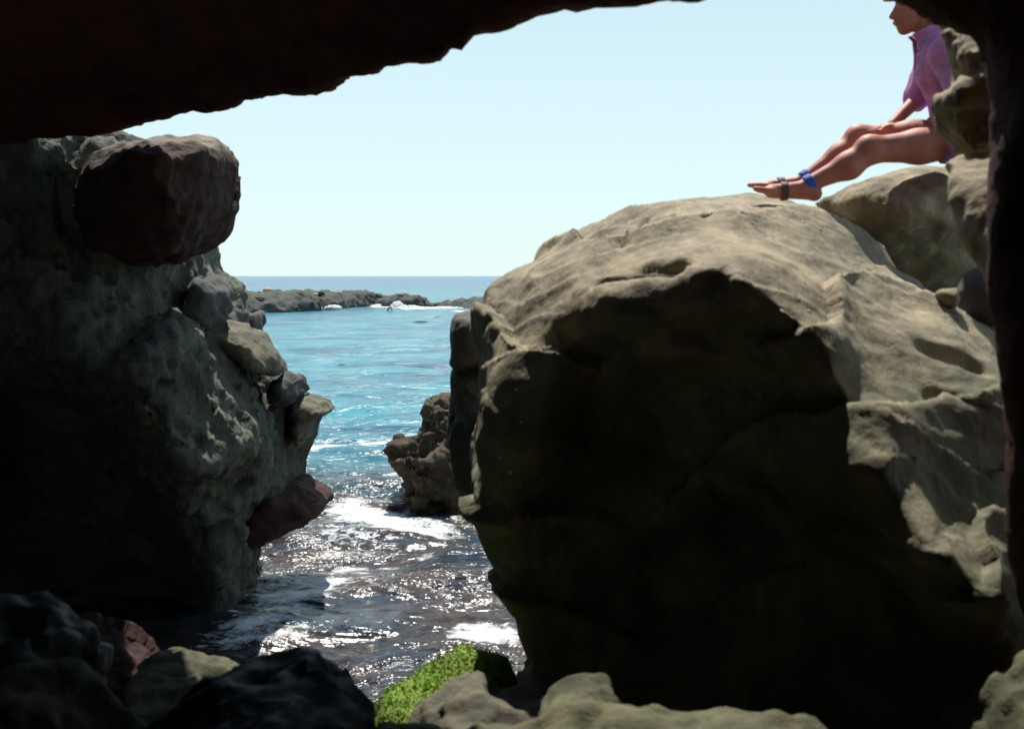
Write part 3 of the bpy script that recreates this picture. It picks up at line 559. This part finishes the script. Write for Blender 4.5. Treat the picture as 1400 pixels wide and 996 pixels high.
for i, (px, py, lab) in enumerate([(533,424,'dark clump of floating kelp standing up off the humped reef rock'), (575,440,'long dark strand of kelp floating in the bay near the block stone'), (598,434,'short dark strand of kelp floating off the jagged reef'), (470,500,'thin dark streak of kelp floating in mid bay')]):
    d = CZ * F / (py - HY); c = np.array(W(px, py, d)); rng = np.random.default_rng(i); vs, fs = [], []
    L = (.35, 1.0, .6, .5)[i]
    for b in range(9):
        a = rng.uniform(-.25, .25); p0 = c + np.array([rng.uniform(-.05, .05) - L*.5, rng.uniform(-.05, .05), -.03]); n0 = len(vs); seg = 6; hgt = rng.uniform(.15, .5) if i == 0 else .06
        for k in range(seg + 1):
            t_ = k / seg; q = p0 + np.array([L * t_ * math.cos(a), L * t_ * math.sin(a), hgt * math.sin(t_ * math.pi) + .02]); wd = .035 * (1 - .7 * t_)
            vs += [tuple(q + np.array([0, wd, .01])), tuple(q + np.array([0, -wd, .01])), tuple(q + np.array([0, -wd, -.015])), tuple(q + np.array([0, wd, -.015]))]
        for k in range(seg):
            for m_ in range(4): fs.append((n0 + 4*k + m_, n0 + 4*k + (m_+1) % 4, n0 + 4*k + 4 + (m_+1) % 4, n0 + 4*k + 4 + m_))
        fs += [(n0+3, n0+2, n0+1, n0), tuple(n0 + 4*seg + m_ for m_ in range(4))]
    tag(mesh_obj('floating_kelp', np.array(vs), np.array(fs), M_KELP), lab, 'kelp', 'kelp floating in the bay')

# ------------------------------------------------------------------ the seated person
def rc(P, a, b, r1, r2):                            # round cone
    a, b = np.array(a), np.array(b); e = b - a; w_ = P - a; t = np.clip((w_ @ e) / (e @ e), 0, 1)
    return np.linalg.norm(w_ - t[..., None] * e, axis=-1) - (r1 + (r2 - r1) * t)
def ell(P, c, r):
    q = (P - np.array(c)) / np.array(r); k0 = np.linalg.norm(q, axis=-1); k1 = np.linalg.norm(q / np.array(r), axis=-1)
    return k0 * (k0 - 1) / (k1 + 1e-9)
def sdf_mesh(fn, lo, hi, res):
    xs, ys, zs = [np.arange(a, b, res) for a, b in zip(lo, hi)]
    P = np.stack(np.meshgrid(xs, ys, zs, indexing='ij'), -1); V = fn(P)
    V[0] = V[-1] = 1; V[:, 0] = V[:, -1] = 1; V[:, :, 0] = V[:, :, -1] = 1
    return surface_nets(V, lo, res)
def union(parts, k):
    out = parts[0]
    for p in parts[1:]: out = smin(out, p, k)
    return out
def person():
    J = dict(pel=W(1325,192,6.05), waist=W(1314,150,6.05), chest=W(1292,95,6.05), neck=W(1273,50,6.05), head=W(1250,10,6.05),
             nsh=W(1292,70,5.88), nel=W(1316,135,5.82), nha=W(1318,195,5.8), fsh=W(1274,68,6.2), fel=W(1254,136,6.26), fwr=W(1220,170,6.14), fha=W(1196,180,6.11),
             nhip=W(1322,193,5.97), nkn=W(1190,205,5.93), nan=W(1105,252,5.93), fhip=W(1318,183,6.15), fkn=W(1175,190,6.13), fan=W(1101,245,6.1))
    root = bpy.data.objects.new('person', None); COL.objects.link(root); root.location = J['pel']
    tag(root, 'person in a pink purple shirt sitting with bare legs stretched towards the boulder', 'person')
    def mid(a, b, t, dz=0, dy=0): a, b = np.array(J[a]), np.array(J[b]); p = a + (b-a)*t; p[2] += dz; p[1] += dy; return p
    def leg(P, h, k, a):
        calf = mid(k, a, .35, -.018); kn = np.array(J[k])
        return union([rc(P, J[h], mid(h, k, .5, -.005), .088, .078), rc(P, mid(h, k, .5, -.005), kn, .080, .060), rc(P, kn, calf, .057, .060), rc(P, calf, J[a], .060, .036), ell(P, kn + np.array([-.008,0,.010]), (.05,.048,.048))], .045)
    def foot(P, a, dy):
        A = np.array(J[a]); heel = A + np.array([.03, 0, -.045]); ball = A + np.array([-.18, dy, -.035]); toe = A + np.array([-.265, dy*1.3, -.025])
        parts = [rc(P, A, heel, .036, .034), rc(P, A + np.array([-.01,0,-.02]), ball, .040, .032), rc(P, heel, ball, .033, .030)]
        for i in range(5):
            o = np.array([0, (i - 2) * .017, 0]); L = (1.0, .98, .9, .8, .68)[i] if dy <= 0 else (.68, .8, .9, .98, 1.0)[i]
            parts.append(rc(P, ball + o, ball + o + (toe - ball) * L, .014, .011 if i not in (0, 4) else .012))
        return union(parts, .014)
    def hand(P, wr, pal, side):
        wr, pal = np.array(wr), np.array(pal); d = (pal - wr) / np.linalg.norm(pal - wr); s = np.array([0, 1, 0]); up = np.cross(d, s); up = up * (1 if up[2] > 0 else -1)
        parts = [ell(P, (wr + pal)/2 + d*.02, (.05, .04, .022))]
        for i in range(4):
            b = pal + s * (i - 1.5) * .019 + d*.012; L = (.062, .074, .070, .052)[i]; k1 = b + d * L*.55 + up*.004; k2 = k1 + d * L*.5 - up * .020
            parts += [rc(P, b - d*.02, k1, .010, .0088), rc(P, k1, k2, .0088, .0075)]
        tb = wr + d*.03 + s*side*.034; parts += [rc(P, tb, tb + d*.035 + s*side*.022, .012, .010), rc(P, tb + d*.035 + s*side*.022, tb + d*.062 + s*side*.020 - up*.008, .010, .008)]
        return union(parts, .008)
    H = np.array(J['head'])
    def head(P):
        parts = [ell(P, H + np.array([.012,0,.03]), (.098,.077,.095)), ell(P, H + np.array([-.035,0,-.045]), (.062,.058,.078)),
                 rc(P, H + np.array([-.045,0,-.10]), H + np.array([-.055,0,-.115]), .024, .018)]
        s = union(parts, .04)
        s = smin(s, rc(P, H + np.array([-.092,0,-.01]), H + np.array([-.112,0,-.048]), .010, .014), .016)      # nose
        s = smin(s, ell(P, H + np.array([-.094,0,-.078]), (.012,.024,.010)), .012)                              # lips
        for sg in (-1, 1):
            s = smax(s, -ell(P, H + np.array([-.098, sg*.033, -.008]), (.016,.020,.014)), .012)                 # eye sockets
            s = smin(s, ell(P, H + np.array([-.080, sg*.033, -.008]), (.014,.015,.012)), .004)
            s = smin(s, ell(P, H + np.array([.015, sg*.078, -.02]), (.022,.010,.034)), .008)                    # ears
        return s
    def body(P):
        parts = [rc(P, J['pel'], J['waist'], .125, .11), rc(P, J['waist'], J['chest'], .11, .12), rc(P, J['chest'], J['neck'], .11, .06),
                 rc(P, J['nsh'], J['fsh'], .055, .055), rc(P, J['neck'], H + np.array([.03,0,-.05]), .052, .05)]
        s = union(parts, .05)
        s = smin(s, rc(P, J['nsh'], J['nel'], .048, .038), .03); s = smin(s, rc(P, J['nel'], J['nha'], .038, .026), .015)
        s = smin(s, rc(P, J['fsh'], J['fel'], .048, .038), .03); s = smin(s, rc(P, J['fel'], J['fwr'], .038, .025), .015)
        s = smin(s, leg(P, 'nhip', 'nkn', 'nan'), .03); s = smin(s, leg(P, 'fhip', 'fkn', 'fan'), .006)
        s = smin(s, foot(P, 'nan', -.02), .015); s = smin(s, foot(P, 'fan', .02), .015)
        s = smin(s, hand(P, J['fwr'], J['fha'], -1), .012); s = smin(s, hand(P, J['nha'], np.array(J['nha']) + np.array([0,0,-.07]), 1), .012)
        return smin(s, head(P), .02)
    allp = np.array(list(J.values())); lo = allp.min(0) - np.array([.36,.16,.2]); hi = allp.max(0) + np.array([.2,.16,.2])
    skin = plain('tanned_skin', (.46,.165,.115), .6, .25, 14, .1)
    v, f = sdf_mesh(body, lo, hi, .0085); mesh_obj('body', relax(v, f, 1, .3), f, skin, root)
    shirt_m = plain('pink_purple_cotton', (.50,.22,.46), .8, .3, 14)
    ch = np.array(J['chest'])
    def shirt(P):
        s = union([rc(P, J['pel'], J['waist'], .150, .132), rc(P, J['waist'], J['chest'], .132, .137), rc(P, J['chest'], J['neck'], .130, .078), rc(P, J['nsh'], J['fsh'], .072, .072)], .05)
        s = smin(s, rc(P, J['fsh'], J['fel'], .068, .066), .03); s = smin(s, rc(P, J['nsh'], J['nel'], .068, .066), .03)
        sh = P.reshape(-1, 3); s = s + .012 * fbm(sh * np.array([1,1,.45]), 13, 3, 77).reshape(s.shape)
        cut = lambda a, b, off: ((P - (np.array(J[b]) + off)) @ ((np.array(J[b]) - np.array(J[a])) / np.linalg.norm(np.array(J[b]) - np.array(J[a]))))
        nk = np.array(J['neck']); nd = np.array([-.45, 0, .9]); s = np.maximum(s, (P - (nk + nd*.012)) @ nd)       # neck opening
        hemd = np.array([-.25, 0, -.97]); s = np.maximum(s, (P - (np.array(J['pel']) + hemd*.11)) @ hemd)
        V_ = np.abs(P[..., 1] - nk[1]) - np.clip((P[..., 2] - (nk[2] - .20)) * .22, -.05, .06); fr = P[..., 0] - (nk[0] + (nk[2] - P[..., 2]) * .38 - .03)
        s = np.maximum(s, -np.maximum(V_, fr))                                                                   # open V at the throat
        return s
    v, f = sdf_mesh(shirt, lo, hi, .0095); mesh_obj('shirt', v, f, shirt_m, root)
    def collar(P):
        nk = np.array(J['neck']); nd = np.array([-.45, 0, .9]) / 1.006; h = (P - nk) @ nd; q = P - nk - h[..., None]*nd; r = np.linalg.norm(q, axis=-1)
        s = np.abs(r - (.080 + .35*np.abs(h - .02))) - .009; s = np.maximum(s, np.abs(h - .005) - .045)
        return np.maximum(s, -(np.maximum(np.abs(P[...,1] - nk[1]) - .028, P[...,0] - nk[0])))
    v, f = sdf_mesh(collar, np.array(J['neck']) - .18, np.array(J['neck']) + .18, .006); mesh_obj('collar', v, f, shirt_m, root)
    def shorts(P):
        s = union([ell(P, J['pel'], (.15,.19,.13)), rc(P, J['nhip'], mid('nhip','nkn',.30), .108, .098), rc(P, J['fhip'], mid('fhip','fkn',.26), .105, .098)], .02)
        s = np.maximum(s, -(P[..., 0] - mid('nhip','nkn',.27)[0])); return s
    v, f = sdf_mesh(shorts, np.array(J['pel']) - .38, np.array(J['pel']) + .38, .009); mesh_obj('shorts', v, f, plain('purple_cotton', (.30,.14,.40), .8, .2, 16), root)
    def hair(P):
        s = union([ell(P, H + np.array([.022,0,.045]), (.108,.090,.100)), ell(P, H + np.array([.06,0,-.02]), (.07,.082,.10))], .03)
        s = smin(s, rc(P, H + np.array([-.075,-.04,.06]), H + np.array([-.115,.02,.042]), .030, .028), .03)
        s = s + .008 * fbm(P.reshape(-1,3) * np.array([1,1,.35]), 45, 2, 88).reshape(s.shape)
        face = np.maximum(P[...,0] - (H[0] - .03), P[...,2] - (H[2] + .035)); return np.maximum(s, -face)
    v, f = sdf_mesh(hair, H - .22, H + .22, .007); mesh_obj('hair', v, f, plain('blond_hair', (.42,.30,.15), .6, .35, 60), root)
    for a, nm in (('nan', 'ankle_band'), ('fan', 'ankle_band')):
        k_ = 'nkn' if a == 'nan' else 'fkn'; A = np.array(J[a]); d = np.array(J[k_]) - A; d /= np.linalg.norm(d)
        def band(P):
            h = (P - A) @ d; q = np.linalg.norm(P - A - h[..., None]*d, axis=-1); return smax(np.abs(q - .037) - .008, np.abs(h - .008) - .022, .008)
        v, f = sdf_mesh(band, A - .09, A + .09, .006); mesh_obj(nm, v, f, plain('blue_cloth', (.03,.12,.50), .7, .2, 40), root)
        dy = -.02 if a == 'nan' else .02; A = np.array(J[a])
        def strap(P):
            c = A + np.array([-.12, dy*.6, -.034]); q = P - c; r = np.sqrt((q[...,1])**2 + (q[...,2])**2); return np.maximum(np.abs(r - .041) - .005, np.abs(q[...,0]) - .018)
        v, f = sdf_mesh(strap, A - np.array([.2,.09,.13]), A + np.array([.0,.09,.05]), .006); mesh_obj('sandal_strap', v, f, plain('brown_leather', (.10,.05,.03), .6, .3, 30), root)
person()
